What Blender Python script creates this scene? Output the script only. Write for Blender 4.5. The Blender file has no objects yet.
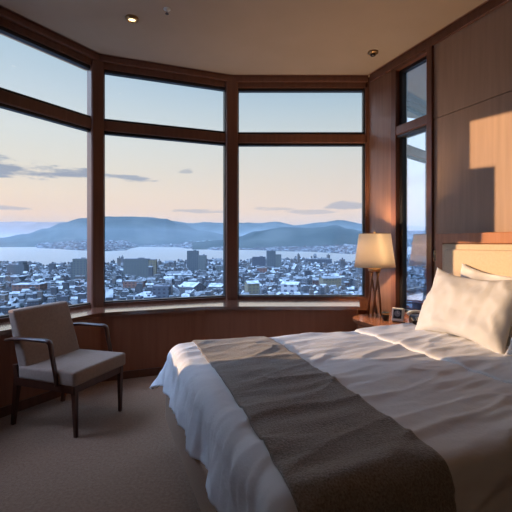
import bpy, bmesh, math, random
from math import sin, cos, pi, radians, sqrt, hypot, atan2
from mathutils import Vector, Matrix, noise
S = bpy.context.scene
COL = S.collection
random.seed(7)

# ------------------------------------------------------------------ helpers
def lin(c):
    return tuple((v/255/12.92 if v/255 <= .04045 else ((v/255+.055)/1.055)**2.4) for v in c)

def link_mesh(name, bm, mats, parent=None, loc=None, smooth=False):
    me = bpy.data.meshes.new(name)
    bmesh.ops.recalc_face_normals(bm, faces=bm.faces[:])
    bm.to_mesh(me); bm.free()
    if not isinstance(mats, (list, tuple)): mats = [mats]
    for m in mats: me.materials.append(m)
    if smooth:
        for p in me.polygons: p.use_smooth = True
    o = bpy.data.objects.new(name, me)
    COL.objects.link(o)
    if parent: o.parent = parent
    if loc: o.location = loc
    return o

def tag(o, label, cat, group=None, kind=None):
    o['label'] = label; o['category'] = cat
    if group: o['group'] = group
    if kind: o['kind'] = kind
    return o

def empty(name, loc=(0,0,0), rz=0):
    o = bpy.data.objects.new(name, None); COL.objects.link(o)
    o.empty_display_size = .1
    o.location = loc; o.rotation_euler = (0,0,rz)
    return o

def struct(o):
    o['kind'] = 'structure'; return o

def box(bm, x0,x1,y0,y1,z0,z1, mi=0, bev=0, M=None, seg=2):
    vs = [bm.verts.new((x,y,z)) for x in (x0,x1) for y in (y0,y1) for z in (z0,z1)]
    idx = [(0,1,3,2),(4,6,7,5),(0,4,5,1),(2,3,7,6),(0,2,6,4),(1,5,7,3)]
    fs = [bm.faces.new([vs[i] for i in f]) for f in idx]
    for f in fs: f.material_index = mi
    if bev:
        es = list({e for f in fs for e in f.edges})
        r = bmesh.ops.bevel(bm, geom=es, offset=bev, segments=seg, affect='EDGES', profile=.5)
        vs = list({v for f in r['faces'] for v in f.verts} | {v for v in vs if v.is_valid})
        for f in r['faces']: f.material_index = mi
    if M is not None:
        allv = set()
        for v in vs:
            if v.is_valid: allv.add(v)
        bmesh.ops.transform(bm, matrix=M, verts=list(allv))
    return vs

def prism(bm, pts, z0, z1, mi=0):
    b = [bm.verts.new((p[0],p[1],z0)) for p in pts]
    t = [bm.verts.new((p[0],p[1],z1)) for p in pts]
    n = len(pts); fs = []
    for i in range(n):
        j = (i+1) % n
        fs.append(bm.faces.new((b[i],b[j],t[j],t[i])))
    fs.append(bm.faces.new(b[::-1])); fs.append(bm.faces.new(t))
    for f in fs: f.material_index = mi
    return b+t

def lathe(bm, prof, n=32, cx=0, cy=0, mi=0, cap=True, M=None):
    rings = []
    for r, z in prof:
        rings.append([bm.verts.new((cx+r*cos(2*pi*k/n), cy+r*sin(2*pi*k/n), z)) for k in range(n)])
    for a, b in zip(rings, rings[1:]):
        for k in range(n):
            f = bm.faces.new((a[k], a[(k+1)%n], b[(k+1)%n], b[k])); f.material_index = mi; f.smooth = True
    if cap:
        bm.faces.new(rings[0][::-1]).material_index = mi
        bm.faces.new(rings[-1]).material_index = mi
    vs = [v for r in rings for v in r]
    if M is not None: bmesh.ops.transform(bm, matrix=M, verts=vs)
    return vs

def tube(bm, pts, rads, n=10, mi=0, flat=None):
    """tapered tube along pts; flat=(sx,sy) scales section"""
    pts = [Vector(p) for p in pts]
    rings = []
    for i, p in enumerate(pts):
        d = (pts[min(i+1,len(pts)-1)] - pts[max(i-1,0)]).normalized()
        up = Vector((0,0,1)) if abs(d.z) < .9 else Vector((1,0,0))
        a = d.cross(up).normalized(); b = a.cross(d).normalized()
        r = rads[i] if isinstance(rads, (list,tuple)) else rads
        sx, sy = flat or (1,1)
        rings.append([bm.verts.new(p + a*r*sx*cos(2*pi*k/n) + b*r*sy*sin(2*pi*k/n)) for k in range(n)])
    for a, b in zip(rings, rings[1:]):
        for k in range(n):
            f = bm.faces.new((a[k], a[(k+1)%n], b[(k+1)%n], b[k])); f.material_index = mi; f.smooth = True
    bm.faces.new(rings[0][::-1]).material_index = mi; bm.faces.new(rings[-1]).material_index = mi

def sqbar(bm, pts, w, d, mi=0, bev=.004):
    """square-section bar through pts; w,d lists of half sizes (along y-ish, x-ish)"""
    rings = []
    for i, p in enumerate(pts):
        p = Vector(p); ww = w[i]; dd = d[i]
        rings.append([bm.verts.new(p + Vector((sx*dd, sy*ww, 0))) for sx, sy in ((-1,-1),(1,-1),(1,1),(-1,1))])
    for a, b in zip(rings, rings[1:]):
        for k in range(4):
            bm.faces.new((a[k], a[(k+1)%4], b[(k+1)%4], b[k])).material_index = mi
    bm.faces.new(rings[0][::-1]); bm.faces.new(rings[-1])

# ------------------------------------------------------------------ materials
def mat(name, col, rough=.6, metal=0, spec=.5, sheen=0, coat=0):
    m = bpy.data.materials.new(name); m.use_nodes = True
    b = m.node_tree.nodes['Principled BSDF']
    b.inputs['Base Color'].default_value = (*col, 1)
    b.inputs['Roughness'].default_value = rough
    b.inputs['Metallic'].default_value = metal
    b.inputs['Specular IOR Level'].default_value = spec
    b.inputs['Sheen Weight'].default_value = sheen
    b.inputs['Coat Weight'].default_value = coat
    return m

def noise_col(m, c1, c2, scale, stretch=(1,1,1), detail=4, bump=0, bscale=None, lo=.3, hi=.7, bdist=.002, rot=(0,0,0)):
    nt = m.node_tree; N = nt.nodes; L = nt.links
    b = N['Principled BSDF']
    tc = N.new('ShaderNodeTexCoord'); mp = N.new('ShaderNodeMapping')
    mp.inputs['Scale'].default_value = stretch; mp.inputs['Rotation'].default_value = rot
    L.new(tc.outputs['Object'], mp.inputs[0])
    n = N.new('ShaderNodeTexNoise'); n.inputs['Scale'].default_value = scale; n.inputs['Detail'].default_value = detail
    L.new(mp.outputs[0], n.inputs[0])
    r = N.new('ShaderNodeValToRGB')
    r.color_ramp.elements[0].position = lo; r.color_ramp.elements[1].position = hi
    r.color_ramp.elements[0].color = (*c1,1); r.color_ramp.elements[1].color = (*c2,1)
    L.new(n.outputs[0], r.inputs[0]); L.new(r.outputs[0], b.inputs['Base Color'])
    if bump:
        n2 = N.new('ShaderNodeTexNoise'); n2.inputs['Scale'].default_value = bscale or scale
        n2.inputs['Detail'].default_value = 6
        L.new(mp.outputs[0], n2.inputs[0])
        bp = N.new('ShaderNodeBump'); bp.inputs['Strength'].default_value = bump; bp.inputs['Distance'].default_value = bdist
        L.new(n2.outputs[0], bp.inputs['Height']); L.new(bp.outputs[0], b.inputs['Normal'])
    return m

def wood(name, c1, c2, rough=.4, vert=True, rz=0, spec=.5):
    m = mat(name, c1, rough, spec=spec)
    st = (14,14,.8) if vert else (14,14,14)
    return noise_col(m, c1, c2, 2.2, st, 6, bump=.08, bscale=6, bdist=.001, rot=(0,0,rz))

M_panel  = wood('walnut_panel', (.19,.085,.045), (.25,.118,.065), .38)
M_panel2 = wood('walnut_wall', (.31,.19,.118), (.375,.232,.148), .42)
M_frame  = wood('mahogany_frame', (.11,.042,.024), (.155,.06,.034), .32)
M_apron  = wood('walnut_apron', (.26,.088,.042), (.32,.115,.056), .45)
M_ledge  = wood('polished_ledge', (.16,.06,.035), (.2,.08,.045), .16)
M_ledge.node_tree.nodes['Principled BSDF'].inputs['Specular IOR Level'].default_value = 1.0; M_ledge.node_tree.nodes['Principled BSDF'].inputs['Coat Weight'].default_value = 1.0; M_ledge.node_tree.nodes['Principled BSDF'].inputs['Coat Roughness'].default_value = .12
M_dark   = mat('dark_gasket', (.012,.011,.012), .35)
M_head   = wood('headboard_wood', (.36,.14,.055), (.46,.19,.08), .35)
M_stand  = wood('nightstand_wood', (.22,.075,.035), (.29,.11,.05), .22)
M_chairw = wood('chair_wood', (.055,.018,.010), (.085,.028,.015), .3)
M_carpet = noise_col(mat('carpet', (.2,.14,.1), .95, spec=.1, sheen=.2), (.25,.135,.075), (.35,.20,.118), 60, bump=.8, bscale=320, bdist=.006)
M_ceil   = noise_col(mat('ceiling_paint', (.4,.32,.27), .9, spec=.1), (.40,.30,.215), (.42,.315,.23), 3)
M_plain  = mat('plaster', (.35,.28,.22), .9)
M_white  = noise_col(mat('duvet_cotton', (.8,.8,.82), .85, spec=.15, sheen=.15), (.84,.84,.86), (.89,.89,.90), 8, bump=.35, bscale=55, bdist=.004)
M_pillow = noise_col(mat('pillow_cotton', (.82,.8,.78), .85, spec=.15, sheen=.1), (.70,.69,.68), (.76,.75,.74), 8, bump=.3, bscale=18, bdist=.006)
M_wool   = noise_col(mat('runner_wool', (.2,.17,.15), .95, spec=.1, sheen=.4), (.21,.18,.155), (.38,.335,.295), 170, (1,1,1), 5, bump=.9, bscale=140, bdist=.006, lo=.35, hi=.65)
M_base   = noise_col(mat('bed_base_fabric', (.2,.14,.1), .9, spec=.1), (.34,.22,.15), (.42,.28,.195), 120)
M_fabric = noise_col(mat('headboard_fabric', (.6,.47,.33), .8, spec=.2), (.58,.46,.32), (.64,.51,.37), 70, bump=.2, bscale=300)
M_seat   = noise_col(mat('chair_upholstery', (.3,.2,.15), .8, spec=.2, sheen=.2), (.28,.18,.125), (.325,.215,.155), 60, bump=.3, bscale=300, bdist=.002)
M_brass  = mat('aged_brass', (.45,.27,.12), .3, metal=.9)
M_copper = mat('dark_copper', (.22,.10,.05), .38, metal=.8)
M_black  = mat('black_plastic', (.015,.014,.014), .3)
M_cream  = mat('cream_plastic', (.62,.58,.5), .4)
M_dial   = mat('grey_dial', (.22,.22,.23), .3)
M_switch = mat('switch_plate', (.05,.035,.03), .3, metal=.4)

def glass_mat(name, refl, tint=(1,1,1)):
    m = bpy.data.materials.new(name); m.use_nodes = True
    N = m.node_tree.nodes; L = m.node_tree.links; N.clear()
    o = N.new('ShaderNodeOutputMaterial'); t = N.new('ShaderNodeBsdfTransparent'); g = N.new('ShaderNodeBsdfGlossy')
    t.inputs[0].default_value = (*tint,1); g.inputs['Roughness'].default_value = .0
    g.inputs[0].default_value = (.95,.97,1,1)
    mx = N.new('ShaderNodeMixShader')
    fr = N.new('ShaderNodeLayerWeight'); fr.inputs['Blend'].default_value = .25
    mr = N.new('ShaderNodeMapRange'); mr.inputs['To Min'].default_value = refl; mr.inputs['To Max'].default_value = min(1, refl+(.25 if refl > .3 else .09))
    L.new(fr.outputs['Facing'], mr.inputs['Value']); L.new(mr.outputs[0], mx.inputs[0])
    L.new(t.outputs[0], mx.inputs[1]); L.new(g.outputs[0], mx.inputs[2]); L.new(mx.outputs[0], o.inputs[0])
    return m
M_glass = glass_mat('clear_glass', .01)
M_sundim = glass_mat('sun_dimming_pane', .02, (.86,.86,.87))  # added tint in the unseen side window, dims the sun on the pillows
M_tint  = glass_mat('reflective_glass', .36, (.66,.74,.80))

# lamp shade: cloth that lets the bulb's light through
M_shade = bpy.data.materials.new('lamp_shade_linen'); M_shade.use_nodes = True
_n = M_shade.node_tree.nodes; _l = M_shade.node_tree.links; _n.clear()
_o = _n.new('ShaderNodeOutputMaterial'); _d = _n.new('ShaderNodeBsdfDiffuse'); _t = _n.new('ShaderNodeBsdfTranslucent'); _m = _n.new('ShaderNodeMixShader')
_d.inputs[0].default_value = (.80,.72,.60,1); _t.inputs[0].default_value = (.88,.81,.70,1); _m.inputs[0].default_value = .5
_l.new(_d.outputs[0], _m.inputs[1]); _l.new(_t.outputs[0], _m.inputs[2]); _l.new(_m.outputs[0], _o.inputs[0])

def emit(name, col, s):
    m = mat(name, col); b = m.node_tree.nodes['Principled BSDF']
    b.inputs['Emission Color'].default_value = (*col,1); b.inputs['Emission Strength'].default_value = s
    return m
M_lampglow = emit('downlight_glow', (1,.72,.38), 2.6)

# ------------------------------------------------------------------ camera
EYE = 1.25; F = 400.0
cam = bpy.data.cameras.new('camera'); co = bpy.data.objects.new('camera', cam); COL.objects.link(co)
co.location = (0,0,EYE); co.rotation_euler = (pi/2,0,0)
cam.sensor_width = 36; cam.lens = F/512*36; cam.shift_y = -13/512
cam.clip_end = 60000; cam.clip_start = .05
S.camera = co

# ------------------------------------------------------------------ room
TH = radians(21.5)
U = Vector((cos(TH), sin(TH), 0)); V = Vector((-sin(TH), cos(TH), 0))   # U: bed foot -> head, V: away from camera
P0 = Vector((1.24,4.5)); P1 = Vector((-.28,4.5)); P2 = Vector((-1.60,3.98)); P3 = Vector((-2.14,3.05)); P4 = Vector((-2.42,1.1)); P5 = Vector((-2.5,-1.8))
WD = -Vector((V.x, V.y))           # along right wall toward camera
def wall_pt(t): return P0 + WD*t
P6 = wall_pt(6.4); 
CEIL = 3.095; LZ = .625
def out_of(a, b, d):
    """points a,b of segment moved outward (left of travel P0->P1->... is inside?)"""
    e = (b-a).normalized(); n = Vector((e.y, -e.x))   # outward for the order P0,P1,...
    return n*d
outline = [P0,P1,P2,P3,P4,P5,Vector((P6.x,-1.8)),P6]
c0 = Vector((0,1.8))
big = [c0+(p-c0)*1.14 for p in outline]
bm = bmesh.new(); prism(bm, big, -.25, 0); struct(link_mesh('floor', bm, M_carpet))
bm = bmesh.new(); prism(bm, big, CEIL, CEIL+.25); struct(link_mesh('ceiling', bm, M_ceil))

def seg_box(bm, a, b, z0, z1, d0, d1, mi=0, s0=0, s1=None, bev=0):
    """box along the plan segment a->b; d = offset to the right-hand (inside) side, s = start/end along"""
    e = (b-a); ln = e.length; e.normalize()
    if s1 is None: s1 = ln
    n = Vector((-e.y, e.x))
    M = Matrix(((e.x, n.x, 0, a.x),(e.y, n.y, 0, a.y),(0,0,1,0),(0,0,0,1)))
    box(bm, s0, s1, min(d0,d1), max(d0,d1), z0, z1, mi, bev, M)
# inside is at n = left of travel for P0->P1 : e=(-1,0) -> n=(0,-1) -> inside. good.

G0, G1 = .652, 2.98; T0, T1 = 2.365, 2.465
def window(n, a, b, ga=.07, gb=.07):
    root = struct(empty('window_%d' % n, (0,0,0)))
    bm = bmesh.new()
    seg_box(bm, a, b, .50, G0, -.05, .045, bev=.004)           # bottom rail
    seg_box(bm, a, b, G1, CEIL-.001, -.05, .05)      # head
    seg_box(bm, a, b, T0, T1, -.04, .05, bev=.008)   # transom
    o = link_mesh('window_frame', bm, M_frame, root)
    bm = bmesh.new(); ln = (b-a).length
    for z in (G0-.012, T0-.025, T1, G1-.03):
        seg_box(bm, a, b, z, z+(.025 if z != G1-.03 else .03), -.03, .025)
    for s in (ga, ln-gb-.022):
        seg_box(bm, a, b, G0, G1, -.03, .03, s0=s, s1=s+.022)
    link_mesh('window_gasket', bm, M_dark, root)
    for z0, z1 in ((G0+.01, T0-.01), (T1+.01, G1-.01)):
        bm = bmesh.new(); seg_box(bm, a, b, z0, z1, -.006, .0, s0=ga+.005, s1=ln-gb-.005)
        link_mesh('window_pane', bm, M_glass, root)
    return root
window(1, P2, P3, .03, .055)
window(2, P1, P2, .062, .068)
window(3, P0, P1, .02, .065)

def post(n, p, w, q, depth=.09):
    """corner post at p facing into the room; q = the neighbours for the bisector"""
    d = ((q[0]-p).normalized() + (q[1]-p).normalized()).normalized()
    bm = bmesh.new()
    ang = atan2(d.y, d.x)
    box(bm, -.07, depth, -w/2, w/2, .5, CEIL-.001, 0, .02, Matrix.Translation((p.x,p.y,0)) @ Matrix.Rotation(ang,4,'Z'), seg=3)
    struct(link_mesh('trim_%d' % n, bm, M_frame))
post(1, P1, .135, (P0,P2)); post(2, P2, .125, (P1,P3)); post(3, P3, .17, (P2,P4))
# post where the centre window meets the right wall
bm = bmesh.new(); box(bm, P0.x-.025, P0.x+.03, P0.y-.05, P0.y+.05, .5, CEIL-.001, 0, .006)
struct(link_mesh('trim_4', bm, M_frame))
# crown band along the windows and the right wall
bm = bmesh.new()
for a, b in ((P0,P1),(P1,P2),(P2,P3),(P3,P4)):
    seg_box(bm, a, b, 3.035, CEIL-.0005, .04, .09, bev=.006)
    seg_box(bm, a, b, 3.11, CEIL-.0008, .08, .115, bev=.004)
struct(link_mesh('trim_5', bm, M_frame))
bm = bmesh.new(); 
seg_box(bm, P6, P0, 3.02, CEIL-.0006, 0, .03, bev=.004, s0=0, s1=6.3)
seg_box(bm, P6, P0, 3.10, CEIL-.0008, .02, .055, bev=.004, s0=0, s1=6.3)
struct(link_mesh('trim_6', bm, M_frame))

# side window (left, beyond the picture) through which the low sun enters
bm = bmesh.new()
L4 = (P4-P3).length
s_a, s_b = .17, 1.15          # opening along the wall, from P3 towards P4
seg_box(bm, P3, P4, 0, .86, -.12, 0)
seg_box(bm, P3, P4, 2.86, CEIL, -.12, 0)
seg_box(bm, P3, P4, .86, 2.86, -.12, 0, s0=0, s1=s_a)
seg_box(bm, P3, P4, .86, 2.86, -.12, 0, s0=s_b)
seg_box(bm, P4, P5, 0, CEIL, -.12, 0)
struct(link_mesh('wall_left', bm, M_panel2))
r5 = struct(empty('window_5'))
bm = bmesh.new()
for s in (s_a, s_b-.04): seg_box(bm, P3, P4, .86, 2.86, -.08, 0.01, s0=s, s1=s+.04)
seg_box(bm, P3, P4, 1.90, 2.47, -.1, 0.01, s0=s_a, s1=s_a+.25)     # unseen panel added to cut the step into the sun patch
link_mesh('window_frame', bm, M_frame, r5)
for z0, z1, gm in ((.87, 1.66, M_sundim), (1.67, 2.85, M_glass)):
    bm = bmesh.new(); seg_box(bm, P3, P4, z0, z1, -.045, -.04, s0=s_a+.03, s1=s_b-.03)
    link_mesh('window_pane', bm, gm, r5)
# unseen block added further left to keep the sun off the bay windows
bm = bmesh.new(); box(bm, -12.5, -9, 2.30, 6.2, -12, 7); struct(link_mesh('sun_blocker', bm, M_plain))
bm = bmesh.new(); seg_box(bm, P5, Vector((P6.x,-1.8)), 0, CEIL, -.12, 0); seg_box(bm, Vector((P6.x,-1.8)), P6, 0, CEIL, -.12, 0)
struct(link_mesh('wall_back', bm, M_plain))

# low wall under the ledge, and the ledge
def offs(p, q, d):   # line p->q offset inside by d
    e = (q-p).normalized(); n = Vector((-e.y, e.x)); return p+n*d, q+n*d
def isect(l1, l2):
    p, q = l1; r, s = l2; a = q-p; b = s-r
    t = ((r.x-p.x)*b.y-(r.y-p.y)*b.x)/(a.x*b.y-a.y*b.x); return p+a*t
def inner(d0, d1, d2, d3):
    l0 = offs(P0,P1,d0); l1 = offs(P1,P2,d1); l2 = offs(P2,P3,d2); l3 = offs(P3,P4,d3)
    return [isect(l0,l1), isect(l1,l2), isect(l2,l3), offs(P3,P4,d3)[1]]
I = inner(.56,.44,.38,.3)
E0 = Vector((1.02, P0.y-.56)); E1 = Vector((1.17, P0.y))
poly = [E1,P1,P2,P3,P4] + [I[3],I[2],I[1],I[0],E0]
bm = bmesh.new(); prism(bm, poly, LZ-.035, LZ)
bmesh.ops.bevel(bm, geom=[e for e in bm.edges if abs(e.verts[0].co.z-e.verts[1].co.z) < 1e-6], offset=.006, segments=2, affect='EDGES')
struct(link_mesh('trim_7', bm, M_ledge))
J = inner(.535,.415,.355,.275)
F0 = Vector((1.0, P0.y-.535))
bm = bmesh.new(); prism(bm, [Vector((1.15,P0.y)),P1,P2,P3,P4]+[J[3],J[2],J[1],J[0],F0], 0, LZ-.036)
box(bm, .98, P0.x+.10, P0.y-.001, P0.y+.09, 0, .56); struct(link_mesh('wall_window', bm, M_apron))
K = inner(.55,.43,.37,.29)
bm = bmesh.new()
kk = [Vector((1.0,P0.y-.55)),K[0],K[1],K[2],K[3]]
jj = [Vector((1.0,P0.y-.534)),J[0],J[1],J[2],J[3]]
prism(bm, kk+jj[::-1], 0, .07); struct(link_mesh('baseboard_window', bm, M_frame))

# right wall with the narrow window
def wseg(bm, t0, t1, z0, z1, d0, d1, mi=0, bev=0):   # t from P0 towards camera; d inside positive
    seg_box(bm, P6, P0, z0, z1, d0, d1, mi, 6.4-t1, 6.4-t0, bev)
WA, WB = .44, .96
bm = bmesh.new()
wseg(bm, .0, WA, 0, CEIL, -.14, 0, 0)
wseg(bm, WA, WB, 0, .50, -.14, 0, 0); wseg(bm, WA, WB, 3.0, CEIL, -.14, 0, 0)
wseg(bm, WB, 6.4, 0, CEIL, -.14, -.012, 1)
for t0, t1 in ((WB, 2.75), (2.756, 4.6), (4.606, 6.4)):
    wseg(bm, t0, t1, 0, 2.357, -.02, 0, 1, .002); wseg(bm, t0, t1, 2.364, CEIL-.001, -.02, 0, 1, .002)
struct(link_mesh('wall_right', bm, [M_panel, M_panel2]))
r4 = struct(empty('window_4'))
bm = bmesh.new()
wseg(bm, WA-.01, WA+.06, .50, 3.03, -.12, .02, bev=.004); wseg(bm, WB-.05, WB+.015, .0, CEIL-.002, -.12, .025, bev=.006)
wseg(bm, WA, WB, .50, .56, -.12, .02); wseg(bm, WA, WB, 2.99, 3.05, -.12, .02); wseg(bm, WA+.05, WB-.05, T0-.03, T1-.04, -.10, .015, bev=.006)
link_mesh('window_frame', bm, M_frame, r4)
bm = bmesh.new()
wseg(bm, WA+.06, WA+.10, .56, 2.99, -.08, -.03); wseg(bm, WA+.06, WB-.05, .56, .585, -.08, -.03)
wseg(bm, WA+.06, WB-.05, 2.96, 2.99, -.08, -.03); wseg(bm, WA+.06, WB-.05, T0-.055, T0-.03, -.08, -.0)
link_mesh('window_gasket', bm, M_dark, r4)
for z0, z1 in ((.57, T0-.01), (T1-.05, 2.98)):
    bm = bmesh.new(); wseg(bm, WA+.09, WB-.04, z0, z1, -.062, -.055); link_mesh('window_pane', bm, M_tint, r4)
bm = bmesh.new(); wseg(bm, WB+.03, 6.3, 0, .09, 0, .015); struct(link_mesh('baseboard_right', bm, M_frame))

# ------------------------------------------------------------------ ceiling fittings
def ceil_pt(px, py):
    y = (CEIL-EYE)*F/(243-py); return ((px-256)/F*y, y)
x, y = ceil_pt(132, 18)
t = empty('downlight', (x,y,CEIL)); tag(t, 'lit round brass downlight set in the ceiling near the left window', 'ceiling light')
bm = bmesh.new(); lathe(bm, [(.052,0),(.052,-.018),(.045,-.024),(.032,-.022),(.032,-.004)], 32, cap=False); link_mesh('trim_ring', bm, M_brass, t)
bm = bmesh.new(); lathe(bm, [(.033,-.004),(.030,-.012),(.012,-.016)], 24); link_mesh('bulb_lens', bm, M_lampglow, t)
x, y = ceil_pt(373, 52)
t = empty('smoke_detector', (x,y,CEIL)); tag(t, 'small round bronze detector on the ceiling near the right wall', 'smoke detector')
bm = bmesh.new(); lathe(bm, [(.05,0),(.05,-.012),(.04,-.02),(.026,-.022)], 32); link_mesh('detector_base', bm, M_brass, t)
bm = bmesh.new(); lathe(bm, [(.024,-.022),(.024,-.036),(.016,-.042),(.004,-.043)], 24); link_mesh('detector_head', bm, M_switch, t)
x, y = ceil_pt(167, 9)
t = empty('sprinkler_head', (x,y,CEIL)); tag(t, 'tiny dark sprinkler head on the ceiling right of the lit downlight', 'sprinkler')
bm = bmesh.new(); lathe(bm, [(.028,0),(.028,-.004),(.012,-.008),(.008,-.02)], 20); link_mesh('escutcheon', bm, M_cream, t)
bm = bmesh.new(); lathe(bm, [(.004,-.018),(.004,-.036),(.014,-.037),(.014,-.040)], 16); link_mesh('deflector', bm, M_switch, t)

# ------------------------------------------------------------------ bed
B = Vector((-.50,2.55,0))
MB = Matrix.Translation(B) @ Matrix.Rotation(TH,4,'Z')       # local x = toward head, local y = away from camera
W = 1.61; LEN = 2.24
bed = empty('bed', B, TH)
tag(bed, 'large double bed with tan fabric base and padded wooden headboard against the right wall', 'bed')
bm = bmesh.new(); box(bm, -.075, LEN, -W-.02, .02, .13, .345, 0, .012); link_mesh('bed_base', bm, M_base, bed)
bm = bmesh.new(); box(bm, .12, LEN-.05, -W+.15, -.15, 0, .14); link_mesh('plinth', bm, M_dark, bed)
bm = bmesh.new(); box(bm, .0, LEN-.01, -W, 0, .335, .530, 0, .04, seg=3); link_mesh('mattress', bm, M_white, bed, smooth=True)
HB0, HB1 = .085, -W-.13
hb = bmesh.new()
box(hb, LEN+.02, LEN+.07, HB1, HB0, .10, 1.31, 0, .004)
box(hb, LEN-.005, LEN+.03, HB0-.075, HB0, .10, 1.33, 0, .006)
box(hb, LEN-.005, LEN+.03, HB1, HB1+.075, .10, 1.33, 0, .006)
box(hb, LEN-.005, LEN+.03, HB1+.07, HB0-.07, 1.245, 1.33, 0, .006)
h = link_mesh('headboard', hb, M_head, bed)
bm = bmesh.new(); box(bm, LEN-.02, LEN+.02, HB1+.078, HB0-.078, .36, 1.242, 0, .014, seg=3); link_mesh('headboard_border', bm, M_fabric, h)
bm = bmesh.new(); box(bm, LEN-.045, LEN, HB1+.12, HB0-.12, .40, 1.20, 0, .022, seg=4); link_mesh('headboard_pad', bm, M_fabric, h, smooth=True)

def fbm(x, y, z=0, o=4):
    s = 0; a = 1; f = 1
    for _ in range(o):
        s += a*noise.noise(Vector((x*f, y*f, z))); a *= .5; f *= 2.03
    return s
R = .085
TOP = .60
def drape(a, b, lift=0, rip=1):
    """a: from foot toward head, b: 0 at far side, W at the near side; overshoot hangs down"""
    da = max(0, .02-a); dbf = max(0, -b+.02); dbn = max(0, b-(W-.02))
    db = dbf or dbn
    d = hypot(da, db)
    ca = max(a, .02); cb = min(max(b, .02), W-.02)
    if d > 1e-6: ua, ub = -da/d, ((-dbf) if dbf else dbn)/d
    else: ua = ub = 0
    r = R+lift
    k = min(d/R, pi/2)
    out = r*sin(k) if d > 0 else 0
    drop = r*(1-cos(k)) if d > 0 else 0
    hang = max(0, d-R*pi/2)
    corner = (min(da,db)/max(d,1e-6)) if d > 0 else 0
    out += hang*(.10+.55*corner)
    drop += hang*(.98-.35*corner)
    # cloth relief
    puff = .012*fbm(a*1.3+3, b*4.5+.7*a, .3, 3) + .003*fbm(a*5+9, b*12, 1.7, 3)
    rid = 1-abs(noise.noise(Vector((a*1.5+1.3, b*6.2+a*1.4, 5.1))))*2
    puff += .012*max(0, rid)**3
    puff += .006*fbm(a*3.2-b*1.5, b*15+a*2.5, 4.4, 3)*(1+min(1.2,d*6))
    puff *= rip
    fold = 0
    if hang > 0:
        s = (b if da > db else a)
        g = min(1, hang/.15)
        fold = g*(.016*sin(s*17+2.5*noise.noise(Vector((s*2.2,1,0))))+.014*fbm(s*7, hang*3, 2.2, 3))
    tt = min(1, d/(R*1.4))
    q = min(1, max(0, (a-.9)/.6)); puff -= .026*q*q*(3-2*q)
    z = TOP+lift-drop + puff*(1-tt)
    out += puff*tt*1.0 + fold*rip
    return Vector((ca + ua*out, -(cb + ub*out), z))

def sheet(name, a0, a1, b0, b1, na, nb, material, parent=None, lift=0, thick=.02, hemf=None, extra=None, rip=1):
    bm = bmesh.new(); g = []
    for i in range(na+1):
        row = []
        for j in range(nb+1):
            a = a0+(a1-a0)*i/na; b = b0+(b1-b0)*j/nb
            if hemf: a, b = hemf(a, b)
            p = drape(a, b, lift, rip)
            if extra: p = p + extra(a, b)
            row.append(bm.verts.new(p))
        g.append(row)
    for i in range(na):
        for j in range(nb):
            bm.faces.new((g[i][j], g[i][j+1], g[i+1][j+1], g[i+1][j]))
    me = bpy.data.meshes.new(name); bm.to_mesh(me); bm.free()
    me.materials.append(material)
    for p in me.polygons: p.use_smooth = True
    o = bpy.data.objects.new(name, me); COL.objects.link(o)
    so = o.modifiers.new('t','SOLIDIFY'); so.thickness = thick; so.offset = -1
    # make sure the normals face up so the thickness grows inward
    if sum(q.normal.z*q.area for q in me.polygons) < 0:
        me.flip_normals()
    if parent: o.parent = parent
    else: o.location = B; o.rotation_euler = (0,0,TH)
    return o
duv = empty('duvet', B, TH)
tag(duv, 'puffy white duvet spread over the bed, hanging over its foot', 'duvet')
sheet('duvet_cover', -.29, 1.86, -.28, W+.36, 170, 190, M_white, duv, 0, .03)
def cuff_lift(a, b):
    e = min(1, max(0,(a-1.35)/.09)); e2 = min(1, max(0, (1.90-a)/.05))
    return Vector((0,0,(.019*sqrt(max(0,e*(2-e))))*1.0 - .004))
sheet('duvet_cuff', 1.35, 1.90, -.26, W+.34, 40, 170, M_white, duv, .006, .012, extra=cuff_lift)
def run_hem(a, b): return (a + .012*sin(b*2.1) - .10*max(0,min(b/W,1))**1.3, b)
run = sheet('bed_runner', .10, .60, -.26, W+.36, 60, 190, M_wool, None, .010, .008, hemf=run_hem)
tag(run, 'grey brown woollen runner laid across the foot of the bed over the duvet', 'bed runner')

def pillow_mesh(w, h, T, seed, n=34):
    bm = bmesh.new(); top = {}; bot = {}
    for i in range(n+1):
        for j in range(n+1):
            x = -1+2*i/n; y = -1+2*j/n
            x = sin(x*pi/2)*.35 + x*.65; y = sin(y*pi/2)*.35 + y*.65
            px = x*w/2*(1-.11*(1-y*y)**1.0*abs(x)**3) ; py = y*h/2*(1-.24*(1-x*x)*abs(y)**3)
            e = (max(0,1-abs(x)**2.6)*max(0,1-abs(y)**2.6))**.55
            wr = .024*fbm(px*5+seed, py*6, seed, 4) + .02*max(0, 1-abs(noise.noise(Vector((px*5+py*3+seed, py*4-px*5, seed))))*3)**2*(.4+abs(x)*.6)
            wr *= 1.3; tz = T/2*e*(1+.10*noise.noise(Vector((x*1.5+seed,y*1.5,2))))
            top[i,j] = bm.verts.new((px,py, tz+wr*min(1,e*2)+.004))
            bot[i,j] = bm.verts.new((px,py,-tz-.004)) 
    for i in range(n):
        for j in range(n):
            bm.faces.new((top[i,j],top[i+1,j],top[i+1,j+1],top[i,j+1]))
            bm.faces.new((bot[i,j],bot[i,j+1],bot[i+1,j+1],bot[i+1,j]))
    def rim(seq):
        for p, q in zip(seq, seq[1:]): bm.faces.new((top[p],bot[p],bot[q],top[q]))
    rim([(i,0) for i in range(n+1)]); rim([(n,j) for j in range(n+1)])
    rim([(i,n) for i in range(n,-1,-1)]); rim([(0,j) for j in range(n,-1,-1)])
    return bm
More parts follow.
